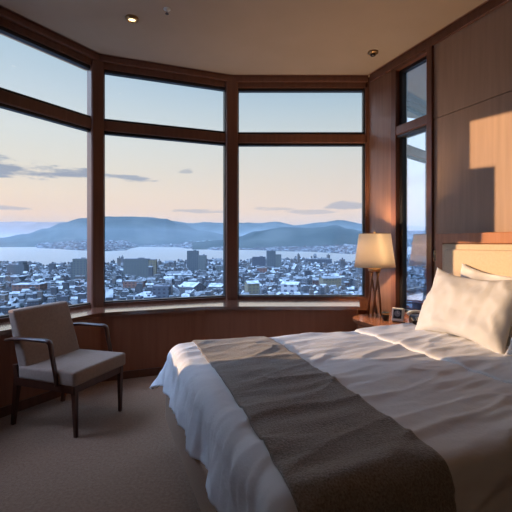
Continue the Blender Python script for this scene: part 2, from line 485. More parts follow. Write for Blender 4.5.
def pillow(label, u, v, z, w, h, T, lean, seed, yaw=0, roll=0):
    o = link_mesh('pillow', pillow_mesh(w,h,T,seed), M_pillow, smooth=True)
    # local X -> along -V (toward camera), local Y -> up, local Z -> facing foot (-U)
    M = Matrix(((0,0,-1,0),(-1,0,0,0),(0,1,0,0),(0,0,0,1)))
    o.matrix_world = MB @ Matrix.Translation((u,v,z)) @ Matrix.Rotation(yaw,4,'Z') @ Matrix.Rotation(lean,4,'Y') @ M @ Matrix.Rotation(roll,4,'Z')
    tag(o, label, 'pillow', 'pillows on the bed')
    return o
pillow('large white pillow in front, leaning on another at the far side of the bed', 1.89, -.52, .805, .74, .53, .20, radians(24), 1.7, 0, radians(-2))
pillow('white pillow standing behind the large front pillow against the padded headboard', 2.09, -.60, .835, .74, .50, .13, radians(17), 6.1, 0, radians(-3))
pillow('white pillow at the near side of the bed, only its corner in view', 1.86, -1.27, .83, .74, .50, .20, radians(26), 9.3, 0, radians(2))

# ------------------------------------------------------------------ nightstand
NS = empty('nightstand', B, TH)
tag(NS, 'reddish brown wooden nightstand with rounded corner between bed and window', 'nightstand')
def rounded(x0,x1,y0,y1,r, n=8):
    pts = []
    for cx, cy, a0, rr in ((x1-.02,y1-.02,0,.02),(x0+r,y1-r,90,r),(x0+.06,y0+.06,180,.06),(x1-.02,y0+.02,270,.02)):
        for k in range(n+1):
            a = radians(a0+90*k/n); pts.append(Vector((cx+rr*cos(a), cy+rr*sin(a))))
    return pts
bm = bmesh.new(); prism(bm, rounded(1.74,2.315,.09,.76,.24), .51, .54)
bmesh.ops.bevel(bm, geom=[e for e in bm.edges if abs(e.verts[0].co.z-e.verts[1].co.z) < 1e-6], offset=.006, segments=2, affect='EDGES')
link_mesh('table_top', bm, M_stand, NS)
bm = bmesh.new(); prism(bm, rounded(1.79,2.305,.12,.73,.21), .05, .509); link_mesh('cabinet_body', bm, M_stand, NS)
d = None
for z0, z1 in ((.08,.28),(.29,.49)):
    bm = bmesh.new(); box(bm, 1.772, 1.80, .19, .54, z0, z1, 0, .004); d = link_mesh('drawer', bm, M_stand, NS)
    bm = bmesh.new(); lathe(bm, [(.006,0),(.006,.012),(.013,.016),(.011,.024)], 16, M=Matrix.Translation((1.775,.365,(z0+z1)/2)) @ Matrix.Rotation(-pi/2,4,'Y')); link_mesh('knob', bm, M_brass, d)
bm = bmesh.new(); box(bm, 1.84, 2.29, .17, .70, 0, .051); link_mesh('plinth', bm, M_dark, NS)

# ------------------------------------------------------------------ lamp
lp = MB @ Vector((2.045,.66,.54))
lamp = empty('table_lamp', lp, TH)
tag(lamp, 'lit table lamp with cream drum shade on a crossed brass rod base on the nightstand', 'lamp')
SR0, SR1, SZ0, SZ1 = .195, .150, .475, .80
bm = bmesh.new(); n = 64
for r0, r1, flip in ((SR0,SR1,0),):
    lathe(bm, [(r0,SZ0),(r0-.045*.5,(SZ0+SZ1)/2),(r1,SZ1)], n, cap=False)
sh = link_mesh('lamp_shade', bm, M_shade, lamp, smooth=True)
sm = sh.modifiers.new('t','SOLIDIFY'); sm.thickness = .002
for r, z in ((SR0,SZ0),(SR1,SZ1)):
    bm = bmesh.new()
    pts = [(r*cos(2*pi*k/48), r*sin(2*pi*k/48), z) for k in range(49)]
    tube(bm, pts, .0025, 6)
    if r == SR0: link_mesh('shade_ring', bm, M_brass, sh)
for k in range(3):
    a = 2*pi*k/3; tube(bm, [(0,0,SZ1-.02),((SR1)*cos(a),(SR1)*sin(a),SZ1-.004)], .002, 6)
link_mesh('shade_ring', bm, M_brass, sh)
for k in range(4):
    a = 2*pi*k/4+.6; bm = bmesh.new()
    r0, r1, rw = .064, .046, .040
    mid = (rw*cos(a+pi*.2), rw*sin(a+pi*.2), .27)
    tube(bm, [(r0*cos(a), r0*sin(a), .004), mid, (r1*cos(a+pi*.48), r1*sin(a+pi*.48), .47)], [.011,.0105,.011], 10)
    link_mesh('leg', bm, M_copper, lamp)
bm = bmesh.new(); lathe(bm, [(.058,.435),(.060,.462),(.052,.468),(.016,.475),(.016,.53)], 24); link_mesh('lamp_collar', bm, M_brass, lamp)
bm = bmesh.new(); lathe(bm, [(.004,.53),(.004,.80),(.010,.805),(.010,.82),(.003,.83)], 12)
link_mesh('finial', bm, M_brass, lamp)
M_bulb = emit('bulb_glow', (1,.62,.32), 6)
bm = bmesh.new(); lathe(bm, [(.012,.53),(.03,.57),(.034,.60),(.026,.63),(.008,.642)], 20); bl = link_mesh('bulb', bm, M_bulb, lamp, smooth=True)
bl.location = (.0,.0,0)
pl = bpy.data.lights.new('lamp_light','POINT'); pl.energy = 50; pl.color = (1,.71,.43); pl.shadow_soft_size = .045
po = bpy.data.objects.new('lamp_light', pl); COL.objects.link(po); po.location = lp+Vector((.0,0,.68))

# ------------------------------------------------------------------ things on the nightstand
def on_stand(u, v, rz): return MB @ Vector((u,v,.541)), TH+rz
p, rz = on_stand(2.03, .32, radians(-55))
c = empty('alarm_clock', p, rz)
tag(c, 'small cream alarm clock with dark round face tilted back on the nightstand', 'clock')
RX = Matrix.Rotation(radians(-14),4,'X')
bm = bmesh.new(); box(bm, -.052,.052,-.022,.022,.004,.125,0,.008, RX); link_mesh('clock_case', bm, M_cream, c)
bm = bmesh.new(); box(bm, -.036,.036,-.027,-.020,.028,.108,0,.004, RX); f = link_mesh('clock_face', bm, M_black, c)
bm = bmesh.new(); lathe(bm, [(.027,0),(.027,.002)], 28, M=RX @ Matrix.Translation((0,-.0265,.072)) @ Matrix.Rotation(pi/2,4,'X')); link_mesh('dial', bm, M_dial, f)
bm = bmesh.new()
box(bm, -.0015,.0015,-.0305,-.0285,.075,.095,0,0,RX); box(bm, 0,.014,-.0305,-.0285,.0735,.0765,0,0,RX); link_mesh('clock_hands', bm, M_cream, f)
p, rz = on_stand(1.99, .435, 0)
c = empty('cup', p, rz); tag(c, 'small dark cup standing left of the cream alarm clock', 'cup')
bm = bmesh.new(); lathe(bm, [(.020,0),(.030,.008),(.034,.055),(.034,.072),(.031,.072),(.030,.02),(.004,.012)], 28); link_mesh('cup_body', bm, M_black, c)
bm = bmesh.new(); lathe(bm, [(.0345,.052),(.0352,.054),(.0352,.066),(.0345,.068)], 28, cap=False); link_mesh('cup_band', bm, M_brass, c)
p, rz = on_stand(2.14, .195, radians(-25))
c = empty('telephone', p, rz); tag(c, 'black desk telephone with pale handset between the alarm clock and the pillow', 'telephone')
bm = bmesh.new(); v = box(bm, -.06,.06,-.06,.06,.0,.055,0,.008)
for q in bm.verts:
    if q.co.z > .02: q.co.z += (q.co.y)*.35
link_mesh('phone_base', bm, M_black, c)
bm = bmesh.new()
tube(bm, [(-.075,.03,.072),(-.06,.03,.092),(-.03,.03,.100),(.03,.03,.100),(.06,.03,.092),(.075,.03,.072)], [.018,.016,.012,.012,.016,.018], 12); link_mesh('handset', bm, M_cream, c)
bm = bmesh.new()
for i in range(3):
    for j in range(4):
        x = -.018+i*.016; y = -.045+j*.014; z = .0555+y*.35
        box(bm, x-.005,x+.005,y-.004,y+.004,z-.006,z+.002)
link_mesh('keypad', bm, M_cream, c)

# light switch on the wall
p = wall_pt(1.0); sw = empty('light_switch', (p.x,p.y,1.14), TH)
tag(sw, 'small dark switch plate on the wood wall left of the headboard', 'light switch')
bm = bmesh.new(); box(bm, -.012,.0,-.03,.03,-.05,.05,0,.003); link_mesh('switch_plate', bm, M_switch, sw)
bm = bmesh.new(); box(bm, -.018,-.011,-.018,.018,-.028,.028,0,.002); link_mesh('rocker', bm, M_black, sw)

# ------------------------------------------------------------------ armchair
CH = empty('armchair', (-1.32,2.86,0), radians(-19.9))
tag(CH, 'dark wooden armchair with taupe upholstered seat and back by the left window', 'armchair')
def cush(bm, pts_bottom, pts_top, bev=.02):
    b = [bm.verts.new(p) for p in pts_bottom]; t = [bm.verts.new(p) for p in pts_top]
    for i in range(4):
        j = (i+1)%4; bm.faces.new((b[i],b[j],t[j],t[i]))
    bm.faces.new(b[::-1]); bm.faces.new(t)
    bmesh.ops.bevel(bm, geom=bm.edges[:], offset=bev, segments=4, affect='EDGES', profile=.6)
bm = bmesh.new(); cush(bm, [(-.215,-.25,.335),(.275,-.255,.335),(.275,.255,.335),(-.215,.25,.335)], [(-.215,-.25,.42),(.275,-.255,.43),(.275,.255,.43),(-.215,.25,.42)], .022)
link_mesh('seat', bm, M_seat, CH, smooth=False)
bm = bmesh.new(); cush(bm, [(-.215,-.24,.36),(-.125,-.24,.36),(-.125,.24,.36),(-.215,.24,.36)], [(-.33,-.24,.79),(-.27,-.24,.79),(-.27,.24,.79),(-.33,.24,.79)], .022)
link_mesh('backrest', bm, M_seat, CH)
for o in CH.children:
    for pz in o.data.polygons: pz.use_smooth = True
for s in (-1,1):
    bm = bmesh.new(); sqbar(bm, [(.25,s*.215,0),(.245,s*.222,.34)], [.010,.016], [.010,.016]); link_mesh('leg', bm, M_chairw, CH)
    bm = bmesh.new(); sqbar(bm, [(-.30,s*.215,0),(-.245,s*.222,.34),(-.262,s*.222,.42)], [.011,.018,.016], [.012,.02,.016]); link_mesh('leg', bm, M_chairw, CH)
    bm = bmesh.new()
    y = s*.262
    # arm: post rising from the seat rail, leaning forward, then the armrest running back
    tube(bm, [(.14,y,.33),(.125,y,.42),(.10,y,.52),(.088,y,.590),(.078,y,.607),(.055,y,.614),(-.15,y,.612),(-.26,y,.600),(-.315,y*.98,.590)],
         [.014,.0145,.015,.016,.017,.0175,.017,.015,.013], 10, flat=(1.25,.75))
    link_mesh('armrest', bm, M_chairw, CH)
bm = bmesh.new()
for s in (-1,1): box(bm, -.25,.255,s*.232-.011,s*.232+.011,.285,.338,0,.003)
box(bm, .235,.257,-.232,.232,.285,.338,0,.003); box(bm, -.262,-.24,-.232,.232,.285,.338,0,.003)
link_mesh('seat_rail', bm, M_chairw, CH)

# ------------------------------------------------------------------ the place outside
GZ = -90.0; HH = EYE-GZ
def lerp(tab, x):
    if x <= tab[0][0]: return tab[0][1]
    for (x0,y0),(x1,y1) in zip(tab, tab[1:]):
        if x <= x1:
            t = (x-x0)/(x1-x0); t = t*t*(3-2*t); return y0+(y1-y0)*t
    return tab[-1][1]
def px_of(a): return 256+F*math.tan(a)            # direction -> column of the photograph
def dist_at(ypx): return HH*F/(ypx-243)           # forward distance of a ground point
FAR = [(-300,246),(0,245.6),(34,245.8),(40,248.3),(88,250.5),(105,251.3),(124,250.5),(132,248),(140,246.8),(175,247.2),(190,248.6),(225,250.5),(240,249.8),(300,251.5),(365,254.5),(500,258)]
NEAR = [(-300,264),(0,263),(60,265.5),(105,265.5),(150,264),(185,262),(225,260.5),(240,262),(300,259.5),(328,258),(334,264),(360,263),(500,262)]
AZ = [radians(-78+ k*.35) for k in range(int((78+42)/.35)+1)]
def cosc(a): return max(cos(a), .35)
M_land = noise_col(mat('snowy_land', (.1,.12,.14), .9, spec=.1), (.035,.045,.06), (.16,.18,.20), .004, detail=12, lo=.45, hi=.62)
M_city = noise_col(mat('city_ground', (.1,.12,.14), .9, spec=.1), (.025,.03,.035), (.16,.18,.20), .03, detail=8, lo=.5, hi=.68)
M_town = noise_col(mat('far_town', (.1,.12,.14), .9, spec=.1), (.03,.04,.048), (.30,.32,.34), .013, detail=10, lo=.54, hi=.68)
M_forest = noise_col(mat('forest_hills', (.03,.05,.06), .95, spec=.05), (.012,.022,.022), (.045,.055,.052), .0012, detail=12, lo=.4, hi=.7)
M_hills2 = noise_col(mat('distant_hills', (.1,.14,.18), .95, spec=.05), (.032,.044,.045), (.06,.072,.072), .0012, detail=12, lo=.4, hi=.7)  # lighter than the nearer forest, some distance haze put into the colour
M_hills3 = noise_col(mat('hazed_far_hills', (.3,.3,.33), .95, spec=.05), (.15,.11,.09), (.19,.14,.12), .001, detail=10)  # pale pinkish tone: distance haze put into the ridge colour
M_pane = mat('building_glass', (.03,.04,.06), .2)
def shore_z(d): return GZ+4+min(150, max(0,d-150)*.024)
def grid_mesh(name, rows, material, smooth=True):
    bm = bmesh.new(); g = [[bm.verts.new(p) for p in r] for r in rows]
    for a, b in zip(g, g[1:]):
        for k in range(len(a)-1): bm.faces.new((a[k],a[k+1],b[k+1],b[k]))
    me = bpy.data.meshes.new(name); bm.to_mesh(me); bm.free(); me.materials.append(material)
    if me.polygons[0].normal.z < 0: me.flip_normals()
    for p in me.polygons: p.use_smooth = smooth
    o = bpy.data.objects.new(name, me); COL.objects.link(o); return struct(o)
# near shore land
rows = []
for k in range(26):
    t = k/25; row = []
    for a in AZ:
        r1 = dist_at(lerp(NEAR, px_of(a)))/max(cos(a),.5)*(1+.02*fbm(a*30,1))
        r = 60+(r1-60)*t
        row.append((r*sin(a), r*cos(a), GZ - (1.8 if k == 25 else 0)+ (1.2*fbm(r*.01,a*20) if k < 25 else 0)))
    rows.append(row)
grid_mesh('city_ground', rows, M_city)
# water
M_water = mat('bay_water', (.27,.285,.295), .36, metal=.85)
nt = M_water.node_tree; nn = nt.nodes.new('ShaderNodeTexNoise'); nn.inputs['Scale'].default_value = .02; nn.inputs['Detail'].default_value = 8
tc = nt.nodes.new('ShaderNodeTexCoord'); bp = nt.nodes.new('ShaderNodeBump'); bp.inputs['Distance'].default_value = 1.2; bp.inputs['Strength'].default_value = .25
nt.links.new(tc.outputs['Object'], nn.inputs[0]); nt.links.new(nn.outputs[0], bp.inputs['Height']); nt.links.new(bp.outputs[0], nt.nodes['Principled BSDF'].inputs['Normal'])
bm = bmesh.new()
for p in ((-40000,500),(25000,500),(25000,40000),(-40000,40000)): bm.verts.new((p[0],p[1],GZ-1))
bm.faces.new(bm.verts[:]); struct(link_mesh('bay_water', bm, M_water))
# far shore
rows = []
for k in range(22):
    t = (k/21)**1.6; row = []
    for a in AZ:
        r0 = dist_at(lerp(FAR, px_of(a)))/max(cos(a),.5)*(1+.012*fbm(a*60,7))
        r = r0+(34000-r0)*t
        row.append((r*sin(a), r*cos(a), (shore_z(r-r0)+4*fbm(r*.002,a*25,3) if k else GZ-2)))
    rows.append(row)
grid_mesh('far_shore', rows, M_town)
def ridge(name, D, w, tab, nz, material, seed, wr=.5, x0=None, x1=None):
    rows = []; az = [a for a in AZ if (x0 is None or px_of(a) > x0) and (x1 is None or px_of(a) < x1) and abs(a) < 1.45]
    fine = []
    for a, b in zip(az, az[1:]): fine += [a, a+(b-a)*.5]
    n = 26
    for k in range(n+1):
        t = -1+2*k/n; row = []
        for a in fine:
            yp = lerp(tab, px_of(a)); c = max(cos(a), .55)
            h = max(0, (243-yp)/F*D*c) + HH                # height of the crest over the ground
            r = D+w*t
            s = max(0, 1-abs(t)**1.15)
            s = s*s*(3-2*s)*.55+s*.45
            q = fbm(r/1900+seed, a*D/1300, seed, 6)
            z = GZ-10+(h+10)*s*(1+nz*q*(.7+2.2*abs(t)))
            row.append((r*sin(a), r*cos(a), z))
        rows.append(row)
    return grid_mesh(name, rows, material)
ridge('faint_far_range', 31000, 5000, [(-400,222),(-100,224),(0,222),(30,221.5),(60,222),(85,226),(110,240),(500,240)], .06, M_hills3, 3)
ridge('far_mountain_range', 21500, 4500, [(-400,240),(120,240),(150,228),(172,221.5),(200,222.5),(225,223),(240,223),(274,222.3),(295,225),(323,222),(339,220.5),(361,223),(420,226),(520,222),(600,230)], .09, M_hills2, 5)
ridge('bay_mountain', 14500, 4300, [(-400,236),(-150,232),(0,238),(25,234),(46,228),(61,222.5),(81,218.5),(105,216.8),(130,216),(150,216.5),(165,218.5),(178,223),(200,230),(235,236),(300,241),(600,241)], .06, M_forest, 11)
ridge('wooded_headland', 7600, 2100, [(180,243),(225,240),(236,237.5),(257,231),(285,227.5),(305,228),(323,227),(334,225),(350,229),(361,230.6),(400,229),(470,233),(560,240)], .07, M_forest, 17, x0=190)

# ---- buildings
def wall_mat(name, c, win=(.05,.06,.08), bw=3.2, bh=3.0, mort=.9):
    m = mat(name, c, .85, spec=.2); nt = m.node_tree; N = nt.nodes; L = nt.links
    tc = N.new('ShaderNodeTexCoord'); sp = N.new('ShaderNodeSeparateXYZ'); L.new(tc.outputs['Object'], sp.inputs[0])
    def mth(op, a, b=None):
        n = N.new('ShaderNodeMath'); n.operation = op
        for i, q in enumerate((a,b)):
            if q is None: continue
            if isinstance(q,(int,float)): n.inputs[i].default_value = q
            else: L.new(q, n.inputs[i])
        return n.outputs[0]
    h = mth('ADD', sp.outputs[0], sp.outputs[1])
    fx = mth('FRACT', mth('DIVIDE', h, bw)); fz = mth('FRACT', mth('DIVIDE', sp.outputs[2], bh))
    inx = mth('MULTIPLY', mth('GREATER_THAN', fx, .22), mth('LESS_THAN', fx, .72))
    inz = mth('MULTIPLY', mth('GREATER_THAN', fz, .32), mth('LESS_THAN', fz, .78))
    k = mth('MULTIPLY', inx, inz)
    mx = N.new('ShaderNodeMix'); mx.data_type = 'RGBA'
    mx.inputs[6].default_value = (*c,1); mx.inputs[7].default_value = (*win,1)
    L.new(k, mx.inputs[0]); L.new(mx.outputs[2], N['Principled BSDF'].inputs['Base Color'])
    return m
WALLS = [wall_mat('pale_concrete', (.10,.11,.12)), wall_mat('grey_render', (.055,.062,.07)), wall_mat('beige_render', (.10,.093,.085)),
         wall_mat('brown_brick', (.07,.042,.035)), wall_mat('white_render', (.19,.21,.23)), wall_mat('slate_grey', (.035,.04,.048))]
WALLS_L = [wall_mat('pale_facade', (.085,.10,.10), (.05,.065,.085), 7.5, 5.6), wall_mat('grey_facade', (.065,.08,.09), (.035,.045,.06), 6.5, 5.5), wall_mat('beige_facade', (.13,.12,.085), (.08,.08,.08), 7, 6), wall_mat('brick_facade', (.13,.075,.06), (.04,.04,.05), 8, 6), wall_mat('white_facade', (.24,.26,.28), (.05,.06,.09), 12, 9), wall_mat('slate_facade', (.06,.072,.09), (.03,.035,.05), 8, 6)]
M_snow = noise_col(mat('roof_snow', (.6,.63,.68), .8, spec=.2), (.12,.14,.155), (.30,.33,.355), .12, detail=5, lo=.35, hi=.6)
M_roofd = noise_col(mat('dark_roof', (.07,.08,.1), .8, spec=.2), (.05,.06,.075), (.12,.135,.16), .3)
M_roofp = noise_col(mat('thin_snow_roof', (.3,.33,.38), .8, spec=.2), (.06,.07,.078), (.18,.20,.215), .2, detail=5)
ROOFS = [M_snow, M_roofd, M_roofp]

def gable(bm, w, d, h, rh, M=None, wi=0, ri=1, flat=False):
    n0 = len(bm.verts)
    x, y = w/2, d/2
    def v(*p): return bm.verts.new(p)
    b = [v(-x,-y,-4), v(x,-y,-4), v(x,y,-4), v(-x,y,-4)]; t = [v(-x,-y,h), v(x,-y,h), v(x,y,h), v(-x,y,h)]
    fs = []
    def f(vs, mi):
        q = bm.faces.new(vs); q.material_index = mi
    for i in range(4): f((b[i],b[(i+1)%4],t[(i+1)%4],t[i]), wi)
    if flat:
        f(t, wi)
        e = .4; z0 = h+.02
        r = [v(-x-e,-y-e,z0), v(x+e,-y-e,z0), v(x+e,y+e,z0), v(-x-e,y+e,z0)]; s = [v(-x-e,-y-e,z0+.7), v(x+e,-y-e,z0+.7), v(x+e,y+e,z0+.7), v(-x-e,y+e,z0+.7)]
        for i in range(4): f((r[i],r[(i+1)%4],s[(i+1)%4],s[i]), ri)
        f(s, ri); f(r[::-1], ri)
        c = min(w,d)*.15; cx = x*.3
        p = [v(cx-c,-c,z0+.7),v(cx+c,-c,z0+.7),v(cx+c,c,z0+.7),v(cx-c,c,z0+.7)]; q = [v(k.co.x,k.co.y,z0+2.7) for k in p]
        for i in range(4): f((p[i],p[(i+1)%4],q[(i+1)%4],q[i]), wi)
        f(q, ri)
    else:
        g0, g1 = v(-x,0,h+rh), v(x,0,h+rh)
        f((t[0],t[3],g0), wi); f((t[1],g1,t[2]), wi)
        e = .6; k = rh/y; zt = .35
        for s in (-1,1):
            a = [v(-x-e, s*(y+e), h-k*e+.05), v(x+e, s*(y+e), h-k*e+.05), v(x+e,0,h+rh+.05), v(-x-e,0,h+rh+.05)]
            c = [v(q.co.x,q.co.y,q.co.z+zt) for q in a]
            f(a, ri); f(c, ri)
            for i in range(4): f((a[i],a[(i+1)%4],c[(i+1)%4],c[i]), ri)
    vs = [q for q in list(bm.verts)[n0:]] if M is not None else None
    if M is not None: bmesh.ops.transform(bm, matrix=M, verts=vs)

OCC = []
def ground_point(px, yb):
    Y = dist_at(yb); return ((px-256)/F*Y, Y)
def block(name, label, px, yb, wpx, hpx, dep, wi, ri, rot=0, flat=True, rh=0, cat='building', extra=None):
    X, Y = ground_point(px, yb); w = wpx/F*Y; h = hpx/F*Y
    OCC.append((X,Y,max(w,dep)*.55+6, w, dep))
    o = empty(name, (X,Y,GZ), rot)
    tag(o, label, cat)
    bm = bmesh.new(); gable_body(bm, w, dep, h, rh, flat); link_mesh('building_walls', bm, WALLS_L[wi], o)
    bm = bmesh.new(); gable_roof(bm, w, dep, h, rh, flat); link_mesh('roof', bm, ROOFS[ri], o)
    if extra:
        for (fx, fw, fh, wj, rj) in extra:     # stacked or attached volumes: offset, width share, height share
            bm = bmesh.new(); box(bm, fx*w-fw*w/2, fx*w+fw*w/2, -dep*.42-1, dep*.42, -2, h*fh); link_mesh('building_wing', bm, WALLS_L[wj], o)
            bm = bmesh.new(); box(bm, fx*w-fw*w/2-.3, fx*w+fw*w/2+.3, -dep*.42-1.3, dep*.42+.3, h*fh, h*fh+.8); link_mesh('roof', bm, ROOFS[rj], o)
    return o
def gable_body(bm, w, d, h, rh, flat):
    x, y = w/2, d/2; v = lambda *p: bm.verts.new(p)
    b = [v(-x,-y,-4), v(x,-y,-4), v(x,y,-4), v(-x,y,-4)]; t = [v(-x,-y,h), v(x,-y,h), v(x,y,h), v(-x,y,h)]
    for i in range(4): bm.faces.new((b[i],b[(i+1)%4],t[(i+1)%4],t[i]))
    if flat: bm.faces.new(t)
    else:
        g0, g1 = v(-x,0,h+rh), v(x,0,h+rh)
        bm.faces.new((t[0],t[3],g0)); bm.faces.new((t[1],g1,t[2]))
def gable_roof(bm, w, d, h, rh, flat):
    if flat:
        box(bm, -w/2-.4, w/2+.4, -d/2-.4, d/2+.4, h+.03, h+1.0); 
        box(bm, w*.05, w*.3, -d*.15, d*.2, h+1.0, h+3.6)
        return
    x, y = w/2, d/2; e = .8; k = rh/y; v = lambda *p: bm.verts.new(p)
    for s in (-1,1):
        a = [v(-x-e, s*(y+e), h-k*e+.05), v(x+e, s*(y+e), h-k*e+.05), v(x+e,0,h+rh+.05), v(-x-e,0,h+rh+.05)]
        c = [v(q.co.x,q.co.y,q.co.z+.5) for q in a]
        bm.faces.new(a); bm.faces.new(c)
        for i in range(4): bm.faces.new((a[i],a[(i+1)%4],c[(i+1)%4],c[i]))
block('hotel_building', 'wide grey hotel block near the shore in the middle window', 137, 277, 24, 18, 34, 0, 1, .12, extra=[(.62,.35,.96,2,1)])
block('apartment_tower', 'tallest grey twin apartment tower in the middle window near the bay', 193, 271, 11, 20, 26, 1, 1, .05)
block('apartment_tower', 'slimmer apartment tower just right of the tallest one in the middle window', 202.5, 273, 7.5, 17.5, 24, 0, 1, .0)
block('apartment_tower', 'tall grey tower at the right edge of the left window', 81, 281, 13, 22, 30, 0, 2, .2, extra=[(-.45,.4,.86,1,1)])
block('office_tower', 'tall centre tower rising over a lower wing in the right window', 271, 269, 9, 18, 28, 1, 1, .0, extra=[(.75,.75,.8,0,1)])
block('office_building', 'long low grey block left of the centre tower in the right window', 259, 268, 13, 11, 26, 5, 1, .0)
block('brick_building', 'reddish brick building in front of the long grey block in the right window', 262, 275, 10, 7, 20, 3, 2, .0)
block('white_building', 'white house with square windows and two roof ridges low in the right window', 291, 293, 17, 9, 22, 4, 0, -.35, flat=False, rh=4)
block('beige_building', 'beige brown block with pitched roof low in the right window', 330, 287, 19, 9, 24, 2, 2, .25, flat=False, rh=3)
block('beige_building', 'beige grey house under a snowy roof beside the window post in the right window', 252, 293, 12, 10, 22, 2, 0, .3, flat=False, rh=4)
block('snowy_hall', 'large plain white snow covered hall low in the middle window', 146, 298, 15, 3.5, 40, 5, 0, .0)
block('dark_building', 'dark slab sided building right of the snow covered hall in the middle window', 162, 298, 16, 12, 20, 5, 1, .0)
block('gabled_hall', 'big hall with bright snowy gable roof low in the middle window', 192, 291, 18, 5, 34, 5, 0, -.5, flat=False, rh=7)
block('gabled_hall', 'hall with pale snowy roof beside the bright gabled one in the middle window', 218, 290, 14, 4, 30, 1, 0, -.35, flat=False, rh=5)
block('warehouse', 'long warehouse under flat snow in the left window', 11, 281, 24, 4.5, 40, 5, 0, .0)
block('brick_building', 'low reddish brick building with snowy roof in the left window', 30, 290, 26, 6, 34, 3, 0, .1)
block('office_building', 'grey block with stepped top near the shore in the left window', 18, 274, 17, 9, 24, 1, 1, .0, extra=[(.3,.25,1.4,1,1)])
block('harbour_building', 'dark block with pale top on the pier in the right window', 318, 265, 26, 6, 40, 5, 2, .0)
block('brick_building', 'red brown flat building below the hotel in the middle window', 135, 287, 20, 6, 26, 3, 2, .0)
block('office_building', 'grey slab in the distance at the right side of the middle window', 221, 273, 9, 7, 22, 0, 2, .0)
block('parking_hall', 'wide low hall with white roof between the towers and the gabled halls', 180, 279, 24, 4.5, 34, 1, 0, .05)
mast = empty('shore_mast', (*ground_point(61,270), GZ)); tag(mast, 'thin mast standing by the shore in the left window', 'mast')
Yd = dist_at(270)
bm = bmesh.new(); tube(bm, [(0,0,-2),(0,0,9/F*Yd*.6),(0,0,9/F*Yd)], [1.6,1.1,.5], 8); link_mesh('mast_pole', bm, M_roofd, mast)
bm = bmesh.new(); box(bm, -3,3,-3,3, 9/F*Yd*.5, 9/F*Yd*.56); link_mesh('mast_platform', bm, M_roofd, mast)

protos = []
rnd = random.Random(5)
for k in range(18):
    flat = k % 3 == 0
    w = rnd.uniform(9,17); d = rnd.uniform(8,12); h = rnd.uniform(5,8) if not flat else rnd.uniform(7,13)
    bm = bmesh.new(); gable(bm, w, d, h, rnd.uniform(2.2,3.8), flat=flat)
    me = bpy.data.meshes.new('house'); bmesh.ops.recalc_face_normals(bm, faces=bm.faces[:]); bm.to_mesh(me)
    me.materials.append(WALLS[rnd.choice((0,1,1,2,3,4,5,5))]); me.materials.append(ROOFS[rnd.choice((0,0,1,2,2,1))])
    protos.append(me); bm.free()
spots = []
r = 440.0
while r < 2250:
    step = 14.5+ r*.006
    a = -1.15 + rnd.uniform(0,.01)
    while a < .50:
        rr = r+rnd.uniform(-6,6)
        X, Y = rr*sin(a), rr*cos(a); px = 256+F*X/Y
        lim = dist_at(lerp(NEAR, px))*.985
        yb = 243+HH*F/Y
        street = abs(((X*.8+Y*.6+40*noise.noise(Vector((X/300,Y/300,0)))) % 130)-65) > 58
        if Y < lim and not street and rnd.random() < .93:
            ok = True
            for (ox, oy, orad, ow, od) in OCC:
                if abs(X-ox) < ow*.62+12 and -(od*.5+34) < Y-oy < od*.5+12: ok = False; break
            if ok: spots.append((rr, X, Y, px))
        a += (step+rnd.uniform(-2,5))/r
    r += step*.95
vis = [s for s in spots if -8 < s[3] < 432 and s[2] > 575]
order = sorted(vis, key=lambda s: s[0])
placed = []; n_house = 0; used_spots = set()
for (rr,X,Y,px) in order:
    if n_house >= 300: break
    me = rnd.choice(protos); o = bpy.data.objects.new('house', me); COL.objects.link(o)
    o.location = (X,Y,GZ); o.rotation_euler = (0,0,rnd.choice((0,pi/2))+.35*noise.noise(Vector((X/250,Y/250,3)))+.2)
    s = rnd.uniform(.65,.98)
    rad = hypot(me.vertices[1].co.x, me.vertices[1].co.y)*s+.5
    if any((X-hx)**2+(Y-hy)**2 < (rad+hr)**2 for hx, hy, hr in placed):
        bpy.data.objects.remove(o); continue
    placed.append((X,Y,rad)); o.scale = (s,s,rnd.uniform(.8,1.35))
    n_house += 1; used_spots.add((rr,X,Y,px))
    tag(o, 'small house among the nearest rows of city houses far below the windows', 'house', 'nearest houses of the city below')
# the rest of the city: too many to tell apart
verts = []; faces = []; mis = []
allm = WALLS+ROOFS
last = max((q[0] for q in used_spots), default=0)
rest = [q for q in spots if q not in used_spots and (q[0] > last or q[2] <= 560 or not (-8 < q[3] < 432))]
for (rr,X,Y,px) in sorted(rest):
    me = rnd.choice(protos); rz = rnd.choice((0,pi/2))+.35*noise.noise(Vector((X/250,Y/250,3)))+rnd.uniform(-.1,.1)+.2
    s = rnd.uniform(.65,1.2); sz = rnd.uniform(.8,1.5)
    if rnd.random() < .04: sz *= 2.2; s *= 1.2
    base = len(verts); c, d = cos(rz)*s, sin(rz)*s
    for v in me.vertices: verts.append((X+v.co.x*c-v.co.y*d, Y+v.co.x*d+v.co.y*c, GZ+v.co.z*sz))
    mw = allm.index(me.materials[0]); mr = allm.index(me.materials[1])
    for p in me.polygons:
        faces.append([base+i for i in p.vertices]); mis.append(mr if p.material_index else mw)
def merged(name, verts, faces, mis, mats, label, cat):
    me = bpy.data.meshes.new(name); me.from_pydata(verts, [], faces)
    for m in mats: me.materials.append(m)
    me.polygons.foreach_set('material_index', mis); me.update()
    o = bpy.data.objects.new(name, me); COL.objects.link(o)
    return tag(o, label, cat, kind='stuff')
merged('city_houses', verts, faces, mis, allm, 'mass of countless small roofs reaching to the near shore of the bay', 'houses')
